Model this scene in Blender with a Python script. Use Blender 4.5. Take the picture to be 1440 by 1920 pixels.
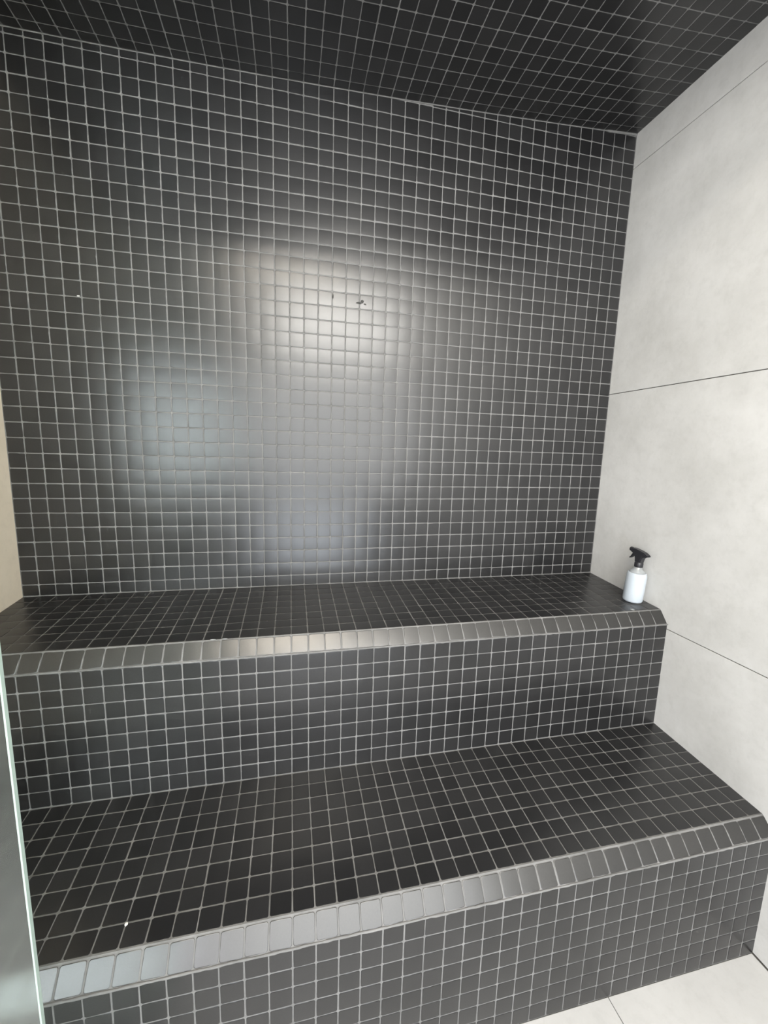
import bpy, bmesh, math, random
from mathutils import Matrix, Vector
random.seed(7)
for o in list(bpy.data.objects): bpy.data.objects.remove(o, do_unlink=True)
S = bpy.context.scene
C = S.collection
P = 0.05                 # mosaic pitch in metres; geometry below is laid out in pitches
FZ = 18.6035             # floor lies this many pitches under the upper bench top
def W(x, y, z): return Vector((x*P, y*P, (z+FZ)*P))

# ------------------------------------------------------------------ camera
F_PX = 774.928
cam = bpy.data.cameras.new('camera')
cam.sensor_fit = 'VERTICAL'; cam.sensor_height = 36.0; cam.lens = F_PX/1920*36.0
cam.clip_start = 0.01
cam_o = bpy.data.objects.new('camera', cam); C.objects.link(cam_o)
CR = Matrix(((0.97591356, 0.00557791, -0.21808625), (-0.21635834, 0.15287175, -0.96427138), (0.02796061, 0.98823029, 0.15039644)))
CP = W(18.0655, -31.8846, 10.7396)
cam_o.matrix_world = Matrix.Translation(CP) @ CR.to_4x4()
S.camera = cam_o
def project(p):
    q = CR.transposed() @ (p - CP)
    if q.z > -1e-4: return None
    return 720 + F_PX*q.x/-q.z, 960 - F_PX*q.y/-q.z

# ------------------------------------------------------------------ world and daylight
world = bpy.data.worlds.new('world'); S.world = world; world.use_nodes = True
bg = world.node_tree.nodes['Background']; bg.inputs[0].default_value = (0.75, 0.85, 1.0, 1); bg.inputs[1].default_value = 0.4
def area_light(name, loc, rot, sx, sy, power, col):
    l = bpy.data.lights.new(name, 'AREA'); l.shape = 'RECTANGLE'; l.size = sx; l.size_y = sy; l.energy = power; l.color = col
    o = bpy.data.objects.new(name, l); C.objects.link(o); o.location = loc; o.rotation_euler = rot
    return o
# unseen windows placed for the back wall reflections: a high strip, a casement widened to light the right wall, a low pane, a middle pane added as fill
FY = -52.0
WINDOWS = [((14, 40, 28.5, 39.5), 88, (1.0, 0.975, 0.92)), ((-20, 7.5, 3, 23), 72, (0.945, 0.95, 1.0)), ((12.5, 32, -14, 0), 33, (0.87, 0.93, 1.0)),
           ((9.5, 43, 2, 26), 62, (0.98, 0.985, 0.97))]
for i, ((x0, x1, z0, z1), pw, col) in enumerate(WINDOWS):
    area_light('window_daylight', W((x0+x1)/2, FY-.6, (z0+z1)/2), (math.radians(90), 0, 0), (x1-x0)*P, (z1-z0)*P, pw, col)
# warm linear lamp on the bathroom ceiling just behind the camera
LAMP = (9, 26, -43, -39.5)
area_light('lamp_light', W(17.5, -41.25, 41.2), (0, 0, 0), 17*P, 3.5*P, 30, (1.0, 0.89, 0.72))
S.view_settings.view_transform = 'Standard'; S.view_settings.look = 'None'
S.view_settings.gamma = 1.0; S.view_settings.use_curve_mapping = False
S.view_settings.exposure = -0.42

# ------------------------------------------------------------------ materials
def new_mat(name):
    m = bpy.data.materials.new(name); m.use_nodes = True
    nt = m.node_tree; b = nt.nodes['Principled BSDF']
    return m, nt, b
def N(nt, t, **kw):
    n = nt.nodes.new(t)
    for k, v in kw.items(): setattr(n, k, v)
    return n
def ramp(nt, fac, stops):
    r = N(nt, 'ShaderNodeValToRGB')
    while len(r.color_ramp.elements) < len(stops): r.color_ramp.elements.new(0.5)
    for e, (pos, c) in zip(r.color_ramp.elements, stops): e.position = pos; e.color = (*c, 1)
    nt.links.new(fac, r.inputs[0]); return r.outputs[0]
def noise(nt, vec, scale, detail=4, rough=.55):
    n = N(nt, 'ShaderNodeTexNoise'); n.inputs['Scale'].default_value = scale; n.inputs['Detail'].default_value = detail
    n.inputs['Roughness'].default_value = rough; nt.links.new(vec, n.inputs['Vector']); return n.outputs['Fac']
def math_n(nt, op, a, b):
    n = N(nt, 'ShaderNodeMath', operation=op)
    for i, v in enumerate((a, b)):
        if isinstance(v, (int, float)): n.inputs[i].default_value = v
        else: nt.links.new(v, n.inputs[i])
    return n.outputs[0]

def make_tile_mat(name, dark, light, r0, r1, ior=1.55):
    m, nt, b = new_mat(name)
    pos = N(nt, 'ShaderNodeNewGeometry').outputs['Position']
    rnd = N(nt, 'ShaderNodeObjectInfo').outputs['Random']
    at = N(nt, 'ShaderNodeAttribute'); at.attribute_name = 'tone'
    # every tile has its own tone: objects through their random number, joined tiles through an attribute
    t = math_n(nt, 'FRACT', math_n(nt, 'ADD', rnd, at.outputs['Fac']), 0)
    col = ramp(nt, t, [(0, dark), (1, light)])
    n1 = noise(nt, pos, 260, 2)
    mx = N(nt, 'ShaderNodeMix', data_type='RGBA', blend_type='MULTIPLY'); mx.inputs[0].default_value = .35
    nt.links.new(col, mx.inputs[6]); nt.links.new(ramp(nt, n1, [(.3, (.6, .6, .6)), (.7, (1.25, 1.25, 1.25))]), mx.inputs[7])
    nt.links.new(mx.outputs[2], b.inputs['Base Color'])
    rr = N(nt, 'ShaderNodeMapRange'); rr.inputs['To Min'].default_value = r0; rr.inputs['To Max'].default_value = r1
    nt.links.new(t, rr.inputs['Value']); nt.links.new(rr.outputs[0], b.inputs['Roughness'])
    b.inputs['IOR'].default_value = ior
    bp = N(nt, 'ShaderNodeBump'); bp.inputs['Strength'].default_value = .06; bp.inputs['Distance'].default_value = .001
    nt.links.new(noise(nt, pos, 420, 2), bp.inputs['Height']); nt.links.new(bp.outputs[0], b.inputs['Normal'])
    return m
M_TILE = make_tile_mat('charcoal_mosaic', (.010, .010, .0107), (.0175, .0173, .0180), .278, .30, 1.6)
M_EDGE = make_tile_mat('glazed_edge_tile', (.016, .0155, .015), (.024, .023, .022), .285, .30, 1.68)

def make_grout(name, lo, hi):
    m, nt, b = new_mat(name)
    pos = N(nt, 'ShaderNodeNewGeometry').outputs['Position']
    nt.links.new(ramp(nt, noise(nt, pos, 9, 6, .65), [(.3, lo), (.7, hi)]), b.inputs['Base Color'])
    b.inputs['Roughness'].default_value = .85; b.inputs['Specular IOR Level'].default_value = .25
    bp = N(nt, 'ShaderNodeBump'); bp.inputs['Strength'].default_value = .3; bp.inputs['Distance'].default_value = .002
    nt.links.new(noise(nt, pos, 300, 3), bp.inputs['Height']); nt.links.new(bp.outputs[0], b.inputs['Normal'])
    return m
M_GROUT = make_grout('grey_grout', (.125, .125, .122), (.215, .213, .209))

M_GROUT_SEAT = make_grout('darker_seat_grout', (.095, .093, .088), (.18, .177, .17))  # a tone darker than the grout of walls and risers

def make_stone(name, lo, hi, rough, spec=.4):
    m, nt, b = new_mat(name)
    pos = N(nt, 'ShaderNodeNewGeometry').outputs['Position']
    a = noise(nt, pos, 2.6, 9, .68); f = noise(nt, pos, 34, 5, .7)
    c1 = ramp(nt, a, [(.28, lo), (.5, tuple((x+y)/2 for x, y in zip(lo, hi))), (.72, hi)])
    mx = N(nt, 'ShaderNodeMix', data_type='RGBA', blend_type='MULTIPLY'); mx.inputs[0].default_value = .25
    nt.links.new(c1, mx.inputs[6]); nt.links.new(ramp(nt, f, [(.34, (.80, .80, .79)), (.5, (1, 1, 1)), (.66, (1.05, 1.05, 1.05))]), mx.inputs[7])
    nt.links.new(mx.outputs[2], b.inputs['Base Color'])
    b.inputs['Roughness'].default_value = rough; b.inputs['Specular IOR Level'].default_value = spec
    return m
M_STONE = make_stone('pale_concrete_porcelain', (.50, .495, .475), (.67, .665, .65), .55)
M_STONE_L = make_stone('warm_cream_porcelain', (.72, .63, .50), (.79, .70, .565), .55)
M_FLOOR = make_stone('pale_floor_porcelain', (.455, .45, .44), (.53, .525, .515), .5)
def flat_mat(name, col, rough, spec=.5):
    m, nt, b = new_mat(name)
    pos = N(nt, 'ShaderNodeNewGeometry').outputs['Position']
    nt.links.new(ramp(nt, noise(nt, pos, 60, 3), [(.3, tuple(c*.92 for c in col)), (.7, col)]), b.inputs['Base Color'])
    b.inputs['Roughness'].default_value = rough; b.inputs['Specular IOR Level'].default_value = spec
    return m
M_JOINT = flat_mat('dark_joint', (.10, .095, .085), .9, .2)
M_PLASTER = flat_mat('white_plaster', (.80, .79, .77), .8, .3)
M_FRAME = flat_mat('white_window_frame', (.75, .75, .74), .4)
M_BLACK = flat_mat('black_plastic', (.022, .022, .026), .38)
M_SPECK = flat_mat('white_fleck', (.85, .83, .78), .5)
M_SCUFF = flat_mat('dark_scuff', (.05, .05, .048), .8, .2)

# ------------------------------------------------------------------ mesh helpers
def link(name, mesh, mat, parent=None, mw=None):
    o = bpy.data.objects.new(name, mesh); C.objects.link(o)
    if mat and not mesh.materials: mesh.materials.append(mat)
    if parent: o.parent = parent; o.matrix_parent_inverse = parent.matrix_world.inverted()
    if mw is not None: o.matrix_world = mw
    return o
def smooth_normals(me, nrm):
    for p in me.polygons: p.use_smooth = True
    me.normals_split_custom_set_from_vertices(nrm)
def mesh_from(name, verts, faces):
    me = bpy.data.meshes.new(name); me.from_pydata([tuple(v) for v in verts], [], faces); me.update(); return me
def box_mesh(name, a, b, bevel=0):
    bm = bmesh.new(); bmesh.ops.create_cube(bm, size=1)
    for v in bm.verts: v.co = Vector([(a[i]+b[i])/2 + v.co[i]*(b[i]-a[i]) for i in range(3)])
    if bevel: bmesh.ops.bevel(bm, geom=list(bm.edges), offset=bevel, segments=1, affect='EDGES')
    me = bpy.data.meshes.new(name); bm.to_mesh(me); bm.free(); return me
def extrude_x(name, prof, x0, x1):
    """prof: list of (y, z) in pitches, extruded along x"""
    n = len(prof); v = [W(x0, y, z) for y, z in prof] + [W(x1, y, z) for y, z in prof]
    f = [tuple(range(n)), tuple(range(2*n-1, n-1, -1))] + [(i, i+n, (i+1) % n + n, (i+1) % n) for i in range(n)]
    bm = bmesh.new(); vs = [bm.verts.new(c) for c in v]
    for q in f: bm.faces.new([vs[i] for i in q])
    bmesh.ops.recalc_face_normals(bm, faces=bm.faces)
    me = bpy.data.meshes.new(name); bm.to_mesh(me); bm.free(); return me

CROWN = 0.00028  # how far a tile face bulges in its middle
TD = 0.0040      # tile body depth
def tile_geo(poly, r=.0026, b=.0013, e=.0007):
    """a tile with rounded corners and an eased edge from a convex ccw 2D polygon (metres); 8-gon for a square"""
    pts = []
    n = len(poly)
    for i in range(n):
        p0, p1, p2 = Vector(poly[i-1]), Vector(poly[i]), Vector(poly[(i+1) % n])
        l0, l2 = (p0-p1).length, (p2-p1).length
        rr = min(r, .4*l0, .4*l2)
        pts.append(p1 + (p0-p1)/max(l0, 1e-9)*rr); pts.append(p1 + (p2-p1)/max(l2, 1e-9)*rr)
    c = sum(pts, Vector((0, 0)))/len(pts); m = len(pts)
    def ring(off, z):
        out = []
        for q in pts:
            d = q-c; L = max(d.length, 1e-6); k = max(0.3, 1-off*1.15/L)
            out.append((c.x+d.x*k, c.y+d.y*k, z))
        return out
    v = ring(0, -TD) + ring(0, -e) + ring(b, 0) + [(c.x, c.y, CROWN)]
    f = []; nrm = []
    for lvl, tilt in ((0, 1.5), (1, .5), (2, 2.2*CROWN/.0235)):       # pillowed face: normals lean outwards towards the rim
        for q in pts:
            d = (q-c); d = d/max(d.length, 1e-6)*math.sin(tilt); nrm.append((d.x, d.y, math.cos(tilt)))
    nrm.append((0, 0, 1))
    for i in range(m):
        j = (i+1) % m
        f.append((2*m+i, 2*m+j, 3*m)); f.append((m+i, m+j, 2*m+j, 2*m+i)); f.append((i, j, m+j, m+i))
    return v, f, nrm

def clip_top(poly, fn):
    """clip a polygon against v <= fn(u) (fn linear over a tile)"""
    out = []
    for i in range(len(poly)):
        a, b = poly[i-1], poly[i]
        da, db = fn(a[0])-a[1], fn(b[0])-b[1]
        if (da >= 0) != (db >= 0):
            t = da/(da-db); out.append((a[0]+(b[0]-a[0])*t, a[1]+(b[1]-a[1])*t))
        if db >= 0: out.append(b)
    return out

SHARED = {}
def tile_mesh(poly_local, mat):
    key = (mat.name,) + tuple((round(x, 5), round(y, 5)) for x, y in poly_local)
    if key not in SHARED:
        v, f, nrm = tile_geo(poly_local); me = mesh_from('mosaic_tile', v, f); smooth_normals(me, nrm); me.materials.append(mat); SHARED[key] = me
    return SHARED[key]

def lay(parent, name, items, limit=300, jitter=1.0, mat=None):
    """items: (matrix, local polygon). The `limit` largest in the picture become parts, the rest one joined part."""
    mat = mat or M_TILE
    def size(it):
        mw, poly = it
        pr = [project(mw @ Vector((x, y, 0))) for x, y in poly]
        if any(q is None for q in pr): return 0
        pr = [(min(max(q[0], 0), 1440), min(max(q[1], 0), 1920)) for q in pr]
        return abs(sum(pr[i-1][0]*pr[i][1]-pr[i][0]*pr[i-1][1] for i in range(len(pr))))/2
    jit = []
    for mw, poly in items:
        j = Matrix.Translation((random.gauss(0, .00028)*jitter, random.gauss(0, .00028)*jitter, random.gauss(0, .00008)*jitter))
        j = j @ Matrix.Rotation(random.gauss(0, .0045)*jitter, 4, 'Z') @ Matrix.Rotation(random.gauss(0, .004)*jitter, 4, 'X') @ Matrix.Rotation(random.gauss(0, .004)*jitter, 4, 'Y')
        jit.append((mw @ j, poly))
    jit.sort(key=size, reverse=True)
    for mw, poly in jit[:limit]:
        o = link(name, tile_mesh(poly, mat), mat, parent); o.matrix_world = mw
    rest = jit[limit:]
    if rest:
        V, Fc, tone, NR = [], [], [], []
        for mw, poly in rest:
            v, f, nrm = tile_geo(poly); R3 = mw.to_3x3(); NR += [tuple(R3 @ Vector(q)) for q in nrm]; k = len(V); t = random.random()
            V += [mw @ Vector(q) for q in v]; Fc += [tuple(i+k for i in q) for q in f]; tone += [t]*len(v)
        me = mesh_from(name+'_field', V, Fc); smooth_normals(me, NR)
        a = me.attributes.new('tone', 'FLOAT', 'POINT'); a.data.foreach_set('value', tone)
        o = link(name+'_field', me, mat, parent); o['kind'] = 'stuff'

def frame(o, u, v):
    u = u.normalized(); n = u.cross(v).normalized(); v = n.cross(u)
    return Matrix(((u.x, v.x, n.x, o.x), (u.y, v.y, n.y, o.y), (u.z, v.z, n.z, o.z), (0, 0, 0, 1)))
G = 0.032        # half joint in pitches
def quad_items(O, U, V, us, vs, gu=G, gv0=None, clip=None):
    """tiles between the grid lines us, vs (pitches) of the plane O + u U + v V"""
    items = []
    for i in range(len(us)-1):
        for k in range(len(vs)-1):
            poly = [(us[i]+gu, vs[k]+gu), (us[i+1]-gu, vs[k]+gu), (us[i+1]-gu, vs[k+1]-gu), (us[i]+gu, vs[k+1]-gu)]
            if clip: poly = clip_top(poly, clip)
            if len(poly) < 3: continue
            hh = max(q[1] for q in poly)-min(q[1] for q in poly)
            if hh < .10: continue
            cu = sum(q[0] for q in poly)/len(poly); cv = sum(q[1] for q in poly)/len(poly)
            if len(poly) == 4: cu = (us[i]+us[i+1])/2
            mw = frame(O + U*cu + V*cv, U, V)
            items.append((mw, [((a-cu)*P, (b-cv)*P) for a, b in poly]))
    return items

# ------------------------------------------------------------------ structure of the steam room
XR = 45.0
Z0 = 0.825                          # first full course line above the upper bench
REC = 0.0011                        # how far the grout lies under the tile faces
def ceil_z(x): return 34.15 + .0116*x + .000656*x*x
FRONT = -22.0                       # plane of the glass screen and the bulkhead
YF = -100.0

def structure(name, me, mat, parent=None):
    o = link(name, me, mat, parent); o['kind'] = 'structure'; return o

# back wall: grout bed and mosaic
bed = box_mesh('wall_back', (-.3, REC, -.2), (XR*P+.3, .15, 2.95))
wall_back = structure('wall_back', bed, M_GROUT)
wall_back['label'] = 'charcoal mosaic back wall with pale grout above the upper bench'
us = list(range(46)); vs = [0.02] + [Z0+k for k in range(0, 37)]
items = quad_items(W(0, 0, 0), Vector((P, 0, 0)), Vector((0, 0, P)), us, vs, clip=lambda x: ceil_z(x)-.05)
lay(wall_back, 'mosaic_tile', items)
# pale mortar bead along the ceiling joint, thickest in the right corner
def bead(name, parent, pts, r, mat):
    cu = bpy.data.curves.new(name, 'CURVE'); cu.dimensions = '3D'; cu.bevel_depth = 1.0; cu.bevel_resolution = 1
    sp = cu.splines.new('POLY'); sp.points.add(len(pts)-1)
    for q, (c, rad) in zip(sp.points, zip(pts, r)): q.co = (*c, 1); q.radius = rad
    tmp = bpy.data.objects.new('tmp', cu); C.objects.link(tmp)
    me = bpy.data.meshes.new_from_object(tmp.evaluated_get(bpy.context.evaluated_depsgraph_get())); bpy.data.objects.remove(tmp)
    me.materials.clear(); me.materials.append(mat)
    return link(name, me, mat, parent)
xs = [i*.5 for i in range(91)]
bead('grout_bead', wall_back, [W(x, -.01, ceil_z(x)-.04) for x in xs], [.0012 + (.0035 if x > 42 else 0) + random.random()*.0009 for x in xs], M_GROUT)

# ceiling: slightly sagging bed with mosaic
nx = 30; V = []; Fc = []
for i in range(nx+1):
    x = -.6 + 46.2*i/nx; z = ceil_z(x)
    V += [W(x, .5, z)+Vector((0, 0, REC)), W(x, FRONT, z)+Vector((0, 0, REC)), W(x, .5, z+3), W(x, FRONT, z+3)]
for i in range(nx):
    a = 4*i; b = a+4
    Fc += [(a, a+1, b+1, b), (a+2, b+2, b+3, a+3), (a, b, b+2, a+2), (a+1, a+3, b+3, b+1)]
Fc += [(0, 2, 3, 1), (4*nx, 4*nx+1, 4*nx+3, 4*nx+2)]
me = mesh_from('ceiling', V, Fc)
ceiling = structure('ceiling', me, M_GROUT)
ceiling['label'] = 'dark mosaic ceiling sloping gently over the benches'
items = []
cv = [0.0, -.62] + [-.62-1.03*k for k in range(1, 24)]
for i in range(45):
    za, zb = ceil_z(i), ceil_z(i+1)
    U = (W(i+1, 0, zb)-W(i, 0, za)); L = U.length/P; U = U.normalized()*P
    O = W(i, 0, za)
    items += quad_items(O, U, Vector((0, -P, 0)), [0, L], [-c for c in cv][:21])
# the tile faces look down: U x V points down when V runs towards the camera
lay(ceiling, 'mosaic_tile', items, jitter=1.1)

# side walls of large-format slabs, each slab its own piece over a dark joint bed
def slab_wall(name, x_face, sgn, joints, ys, mat, label, y_far):
    bedm = box_mesh(name, (min(x_face, x_face+sgn*3)*P + (.0035 if sgn > 0 else 0), YF*P if y_far is None else y_far*P, -.1),
                    (max(x_face, x_face+sgn*3)*P - (.0035 if sgn < 0 else 0), .1, 3.05))
    w = structure(name, bedm, M_JOINT); w['label'] = label
    for a, b in zip(joints[:-1], joints[1:]):
        for c, d in zip(ys[:-1], ys[1:]):
            g = .028
            lo = Vector((min(x_face, x_face+sgn*.16)*P, (d+g)*P, (a+g+FZ)*P)); hi = Vector((max(x_face, x_face+sgn*.16)*P, (c-g)*P, (b-g+FZ)*P))
            link('wall_slab', box_mesh('wall_slab', lo, hi, .0008), mat, w)
    return w
slab_wall('wall_right', XR, 1, [-FZ, -1.8, 15.95, 33.5, 42.0], [0.03, -35.2, FY-2], M_STONE, 'pale concrete-look slab wall with thin dark joints on the right', FY-2)
slab_wall('wall_left', 0.0, -1, [-FZ, -1.8, 15.95, 33.5, 38.2], [0.03, FRONT-1.5], M_STONE_L, 'warm cream slab wall at the far left end of the benches', FRONT-1.5)

# floor of large slabs
floor = structure('floor', box_mesh('floor', (-32*P, (FY-2)*P, -.12), (XR*P+.02, .05, -.0022)), M_JOINT)
floor['label'] = 'pale large-format tiled floor in front of the lower bench'
fx = [34.85-17.6*k for k in range(4, -1, -1)] + [44.93]; fx = [max(f, -31.9) for f in fx]
fy = [-16.76, FY]
for a, b in zip(fx[:-1], fx[1:]):
    for c, d in zip(fy[:-1], fy[1:]):
        if b-a < .5: continue
        link('floor_slab', box_mesh('floor_slab', ((a+.022)*P, (d+.022)*P, -.011), ((b-.022)*P, (c-.0)*P, 0), .0006), M_FLOOR, floor)

# ------------------------------------------------------------------ the two bench steps
def bench(label, y_back, z_back, y_edge, z_edge, y_face, z_face, z_low, z_base):
    root = bpy.data.objects.new('tiled_bench', None); C.objects.link(root); root.location = W(22.5, (y_back+y_face)/2, -FZ)
    root['label'] = label; root['category'] = 'bench'; root['group'] = 'mosaic bench steps'
    bpy.context.view_layer.update()
    r = REC/P
    prof = [(y_back, -FZ), (y_back, z_back-r), (y_edge+.03, z_edge-r), (y_face+r, z_face+.02), (y_face+r, -FZ)]
    core = link('bench_core', extrude_x('bench_core', prof, 0.0, XR), M_GROUT, root)
    core.data.materials.append(M_GROUT_SEAT)
    for f in core.data.polygons:
        if f.normal.z > .95: f.material_index = 1
    us = list(range(46))
    # seat: eight rows from the wall to the edge
    a, b = W(0, y_back, z_back), W(0, y_edge, z_edge)
    Ls = (b-a).length/P; Vd = (a-b).normalized()*P           # v runs from the edge to the back
    end = .06
    vs = [end + (Ls-end)*k/8 for k in range(9)]
    lay(root, 'seat_tile', quad_items(b, Vector((P, 0, 0)), Vd, us, vs))
    # slanted edge tiles
    a, b = W(0, y_edge, z_edge), W(0, y_face, z_face)
    Lt = (a-b).length/P; Vd = (a-b).normalized()*P
    b = b + Vector((1, 0, 0)).cross(Vd).normalized()*.0008      # they sit a little proud
    lay(root, 'edge_tile', quad_items(b, Vector((P, 0, 0)), Vd, us, [.05, Lt-.05]), jitter=1.3, mat=M_EDGE)
    # riser: eight rows
    vs = [z_low+.015 + (z_face-.04-z_low)*k/8 for k in range(9)]
    lay(root, 'riser_tile', quad_items(W(0, y_face, 0), Vector((P, 0, 0)), Vector((0, 0, P)), us, vs))
    # uneven grout bead under the edge tiles
    xs = [i*.25 for i in range(181)]
    bead('grout_bead', root, [W(x, y_face+.004, z_face+.01+random.gauss(0, .008)) for x in xs], [.0021+random.random()*.0014 for x in xs], M_GROUT)
    return root
bench('upper mosaic bench step against the back wall, carrying the spray bottle', 0, 0, -7.641, -.517, -8.3517, -1.4415, -9.3462, -FZ)
bench('lower mosaic bench step in front, rising from the pale floor', -8.3517, -9.3462, -16.0072, -9.818, -16.7637, -10.6355, -FZ, -FZ)

# ------------------------------------------------------------------ glass screen at the left
def glass_mat():
    m, nt, b = new_mat('screen_glass')
    b.inputs['Base Color'].default_value = (.86, .95, .91, 1); b.inputs['Roughness'].default_value = .09
    b.inputs['Transmission Weight'].default_value = 1; b.inputs['IOR'].default_value = 1.5
    pos = N(nt, 'ShaderNodeNewGeometry').outputs['Position']
    d = N(nt, 'ShaderNodeBsdfDiffuse'); d.inputs[0].default_value = (.62, .66, .63, 1)     # thin pale film over the glass
    tl = N(nt, 'ShaderNodeBsdfTranslucent'); tl.inputs[0].default_value = (.62, .66, .63, 1)
    ad = N(nt, 'ShaderNodeMixShader'); ad.inputs[0].default_value = .4; nt.links.new(d.outputs[0], ad.inputs[1]); nt.links.new(tl.outputs[0], ad.inputs[2])
    mx = N(nt, 'ShaderNodeMixShader')
    f = N(nt, 'ShaderNodeMapRange'); f.inputs['From Min'].default_value = .3; f.inputs['From Max'].default_value = .75
    f.inputs['To Min'].default_value = .01; f.inputs['To Max'].default_value = .035
    nt.links.new(noise(nt, pos, 5, 5), f.inputs['Value']); nt.links.new(f.outputs[0], mx.inputs[0])
    nt.links.new(b.outputs[0], mx.inputs[1]); nt.links.new(ad.outputs[0], mx.inputs[2])
    nt.links.new(mx.outputs[0], nt.nodes['Material Output'].inputs[0])
    return m
M_GLASS = glass_mat()
GX = 11.925
gs = link('glass_screen', box_mesh('glass_screen', (.002, FRONT*P-.004, .004), (GX*P, FRONT*P+.004, (33.5+FZ)*P), .0012), M_GLASS)
M_GEDGE = flat_mat('lit_glass_edge', (.34, .43, .385), .35)  # light passing through the edge, put in as a pale green colour
gs.data.materials.append(M_GEDGE)
for f in gs.data.polygons:
    if f.normal.x > .5: f.material_index = 1
gs['label'] = 'clear glass shower screen with pale green edge at the lower left'; gs['category'] = 'glass screen'

# ------------------------------------------------------------------ spray bottle
def lathe(name, prof, seg=28, sx=1, sy=1):
    v = []; f = []
    for r, z in prof:
        for k in range(seg):
            t = 2*math.pi*k/seg; v.append((r*math.cos(t)*sx, r*math.sin(t)*sy, z))
    for i in range(len(prof)-1):
        for k in range(seg):
            j = (k+1) % seg; f.append((i*seg+k, i*seg+j, (i+1)*seg+j, (i+1)*seg+k))
    f.append(tuple(range(seg-1, -1, -1))); f.append(tuple((len(prof)-1)*seg+k for k in range(seg)))
    me = mesh_from(name, v, f)
    for p in me.polygons: p.use_smooth = len(p.vertices) == 4
    return me
def plastic_mat(name, col, rough, trans, sss):
    m, nt, b = new_mat(name)
    b.inputs['Base Color'].default_value = (*col, 1); b.inputs['Roughness'].default_value = rough
    b.inputs['Transmission Weight'].default_value = trans; b.inputs['IOR'].default_value = 1.45
    if sss: b.inputs['Subsurface Weight'].default_value = sss; b.inputs['Subsurface Radius'].default_value = (.02, .02, .02)
    pos = N(nt, 'ShaderNodeNewGeometry').outputs['Position']
    nt.links.new(ramp(nt, noise(nt, pos, 30, 2), [(.3, tuple(c*.97 for c in col)), (.7, col)]), b.inputs['Base Color'])
    return m
M_MILK = plastic_mat('milky_plastic', (.50, .55, .60), .2, 0.0, .25)
M_CLEAR = plastic_mat('frosted_clear_plastic', (.88, .9, .9), .28, .75, 0)
bx, by = 44.0, -5.98
bz = 0 - .517*(-by)/7.641
bot = bpy.data.objects.new('spray_bottle', None); C.objects.link(bot)
bot.location = W(bx, by, bz) + Vector((0, 0, .0008)); bot.rotation_mode = 'XYZ'; bot.rotation_euler = (0, math.radians(-3.87), math.radians(92))   # nozzle (+x) towards the back wall
bot['label'] = 'white translucent spray bottle with black trigger head in the right corner of the upper bench'; bot['category'] = 'spray bottle'
bpy.context.view_layer.update()
BM = bot.matrix_world.copy()
def part(name, me, mat, parent=bot):
    o = link(name, me, mat); o.parent = parent
    if parent is not bot: o.matrix_parent_inverse = Matrix.Identity(4)
    return o
r = .0352
body = part('bottle_body', lathe('bottle_body', [(r*.86, .0), (r*.96, .002), (r, .008), (r, .098), (r*.985, .106), (r*.93, .1125), (r*.84, .117)]), M_MILK)
part('bottle_shoulder', lathe('bottle_shoulder', [(r*.83, .1168), (r*.66, .122), (r*.48, .128), (.0135, .133), (.0128, .145)]), M_CLEAR)
part('screw_collar', lathe('screw_collar', [(.0145, .138), (.0152, .1395), (.0152, .154), (.0135, .157), (.011, .160)], 24), M_BLACK)
# dip tube inside the clear shoulder
part('dip_tube', lathe('dip_tube', [(.0026, .112), (.0026, .140)], 10), M_SPECK)
def extrude_y(name, prof, w, bev=.0016):
    """side outline (x, z) given thickness w across y, edges eased"""
    bm = bmesh.new(); n = len(prof)
    lo = [bm.verts.new((x, -w/2, z)) for x, z in prof]; hi = [bm.verts.new((x, w/2, z)) for x, z in prof]
    bm.faces.new(lo); bm.faces.new(hi[::-1])
    for i in range(n): bm.faces.new((lo[i], hi[i], hi[(i+1) % n], lo[(i+1) % n]))
    bmesh.ops.recalc_face_normals(bm, faces=bm.faces)
    bmesh.ops.bevel(bm, geom=list(bm.edges), offset=bev, segments=2, affect='EDGES')
    me = bpy.data.meshes.new(name); bm.to_mesh(me); bm.free(); return me
head = part('trigger_head', extrude_y('trigger_head', [(-.0115, .155), (.0125, .155), (.0150, .172), (.020, .181), (.034, .189), (.040, .190), (.040, .203), (.028, .205), (.0, .203), (-.022, .199), (-.038, .191), (-.036, .187), (-.018, .181), (-.0135, .170)], .023, .003), M_BLACK)
part('trigger', extrude_y('trigger', [(.021, .184), (.029, .187), (.033, .180), (.038, .170), (.044, .163), (.0425, .1605), (.034, .166), (.027, .174)], .014, .0014), M_BLACK)
part('nozzle', (lambda me: (me.transform(Matrix.Translation((.039, 0, .1965)) @ Matrix.Rotation(math.radians(90), 4, 'Y')), me)[1])(lathe('nozzle', [(.0085, 0), (.0085, .007), (.007, .0085), (.003, .0088)], 16)), M_BLACK)

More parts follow.
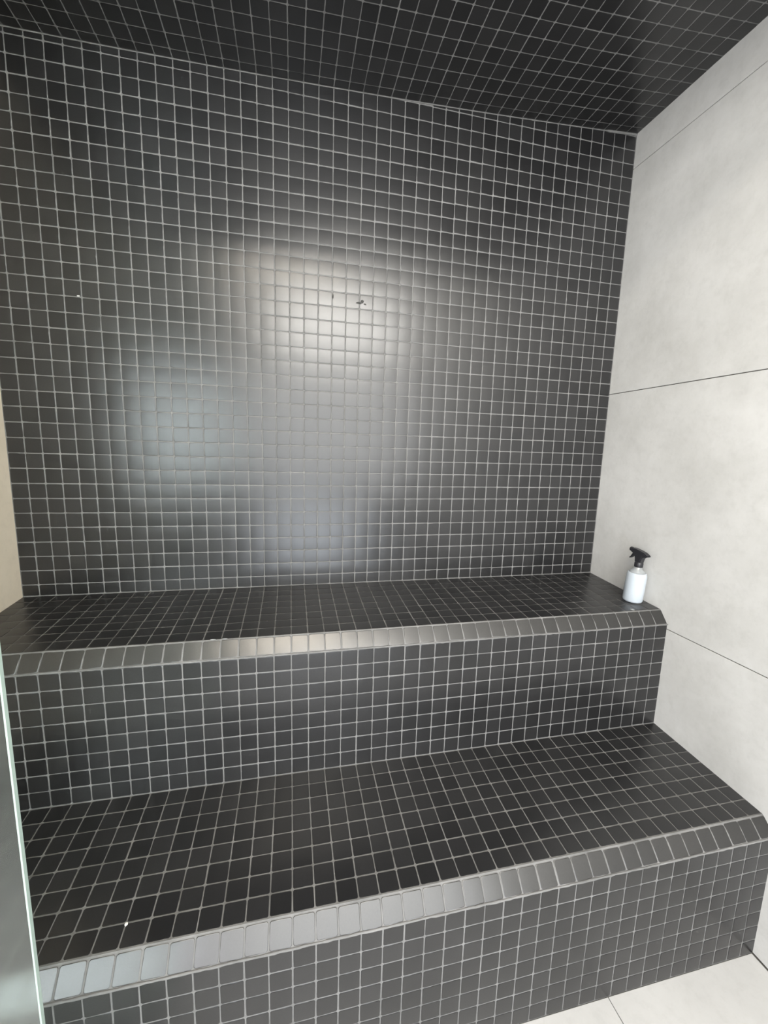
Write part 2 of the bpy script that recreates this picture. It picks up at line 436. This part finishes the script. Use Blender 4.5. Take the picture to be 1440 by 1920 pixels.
# ------------------------------------------------------------------ small marks on the surfaces
def blob(name, loc, sx, sy, sz, mat, label, cat, group=None, parent=None, rot=None):
    bm = bmesh.new(); bmesh.ops.create_icosphere(bm, subdivisions=2, radius=1)
    for v in bm.verts:
        k = 1+random.uniform(-.18, .18); v.co = Vector((v.co.x*sx*k, v.co.y*sy*k, max(v.co.z, -.25)*sz))
    me = bpy.data.meshes.new(name); bm.to_mesh(me); bm.free()
    o = link(name, me, mat, parent)
    o.matrix_world = Matrix.Translation(loc) @ (rot or Matrix.Identity(4))
    if label: o['label'] = label; o['category'] = cat
    if group: o['group'] = group
    return o
blob('pale_fleck', W(11.03, -15.06, -9.76)+Vector((0, 0, .0004)), .0032, .0042, .0014, M_SPECK, 'tiny white mortar fleck on the left of the lower bench seat', 'fleck')
for x, y, lab in ((13.54, -7.66, 'small bright water drop on the upper bench edge, left of the pair'), (14.2, -7.66, 'small bright water drop on the upper bench edge, right of the pair')):
    blob('water_drop', W(x, y, -.517*(-y)/7.641)+Vector((0, 0, .0006)), .008, .0022, .0014, M_CLEAR, lab, 'water drop', 'drops on the upper bench edge')
blob('water_drop', W(42.65, -7.43, -.503)+Vector((0, 0, .0004)), .007, .007, .002, M_CLEAR, 'round water drop on the upper bench in front of the spray bottle', 'water drop')
RX = Matrix.Rotation(math.radians(90), 4, 'X')
blob('pale_fleck', W(4.81, 0, 19.89)+Vector((0, -.0003, 0)), .004, .0014, .001, M_SPECK, None, None, parent=wall_back, rot=RX)  # stands in for a bright droplet, its glint given as white colour
for dx, dz, a, b_ in ((0, 0, .010, .004), (.25, .12, .006, .006), (.45, -.05, .005, .003), (-1.9, .25, .003, .008)):
    blob('dark_scuff', W(22.95+dx, 0, 21.25+dz)+Vector((0, -.0001, 0)), a, b_, .0006, M_SCUFF, None, None, parent=wall_back, rot=RX)

# ------------------------------------------------------------------ the bathroom behind the camera
# unseen bulkhead, height set to hold light off the ceiling; bathroom ceiling; wall with window openings
structure('wall_bulkhead', box_mesh('wall_bulkhead', (-.0, (FRONT-1.5)*P, (33.6+FZ)*P), (XR*P, FRONT*P, (42+FZ)*P)), M_PLASTER)
def plate_with_hole(name, mk, a0, a1, b0, b1, holes):
    """rectangular plate in (a, b) with rectangular holes, built from strips; mk maps a box range to corners"""
    xs = sorted({a0, a1, *[h[0] for h in holes], *[h[1] for h in holes]}); ys = sorted({b0, b1, *[h[2] for h in holes], *[h[3] for h in holes]})
    bm = bmesh.new()
    for x, x2 in zip(xs[:-1], xs[1:]):
        for y, y2 in zip(ys[:-1], ys[1:]):
            if any(h[0] <= x and x2 <= h[1] and h[2] <= y and y2 <= h[3] for h in holes): continue
            lo, hi = mk(x, x2, y, y2)
            g = bmesh.ops.create_cube(bm, size=1)
            for v in g['verts']: v.co = Vector([(lo[i]+hi[i])/2+v.co[i]*(hi[i]-lo[i]) for i in range(3)])
    me = bpy.data.meshes.new(name); bm.to_mesh(me); bm.free(); return me
BZ = 41.7
structure('ceiling_bathroom', box_mesh('ceiling_bathroom', W(-32, FY-2, BZ), W(XR+2.8, FRONT-1.5, BZ+1.5)), M_PLASTER)
structure('wall_front', plate_with_hole('wall_front', lambda x, x2, z, z2: (W(x, FY-2, z), W(x2, FY, z2)), -32, XR, -FZ, BZ, [w[0] for w in WINDOWS]), M_PLASTER)
structure('wall_bathroom_left', box_mesh('wall_bathroom_left', W(-34, FY-2, -FZ), W(-32, FRONT, BZ)), M_PLASTER)
structure('wall_bathroom_back', box_mesh('wall_bathroom_back', W(-32, FRONT-1.5, -FZ), W(-3, FRONT, BZ)), M_PLASTER)
def window_frame(name, x0, x1, z0, z1):
    t = .9; bm = bmesh.new()
    for a, b, c, d in ((x0, x1, z0, z0+t), (x0, x1, z1-t, z1), (x0, x0+t, z0, z1), (x1-t, x1, z0, z1)):
        lo, hi = W(a, FY-.4, c), W(b, FY-.1, d); g = bmesh.ops.create_cube(bm, size=1)
        for v in g['verts']: v.co = Vector([(lo[i]+hi[i])/2+v.co[i]*(hi[i]-lo[i]) for i in range(3)])
    me = bpy.data.meshes.new(name); bm.to_mesh(me); bm.free(); structure(name, me, M_FRAME)
for i, w in enumerate(WINDOWS): window_frame('window_%d' % (i+1), *w[0])
lamp = link('ceiling_lamp', plate_with_hole('ceiling_lamp', lambda x, x2, y, y2: (W(x, y, 41.0), W(x2, y2, BZ)), LAMP[0]-.4, LAMP[1]+.4, LAMP[2]-.4, LAMP[3]+.4, [LAMP]), M_FRAME)
lamp['label'] = 'white linear lamp on the ceiling behind the camera'; lamp['category'] = 'lamp'
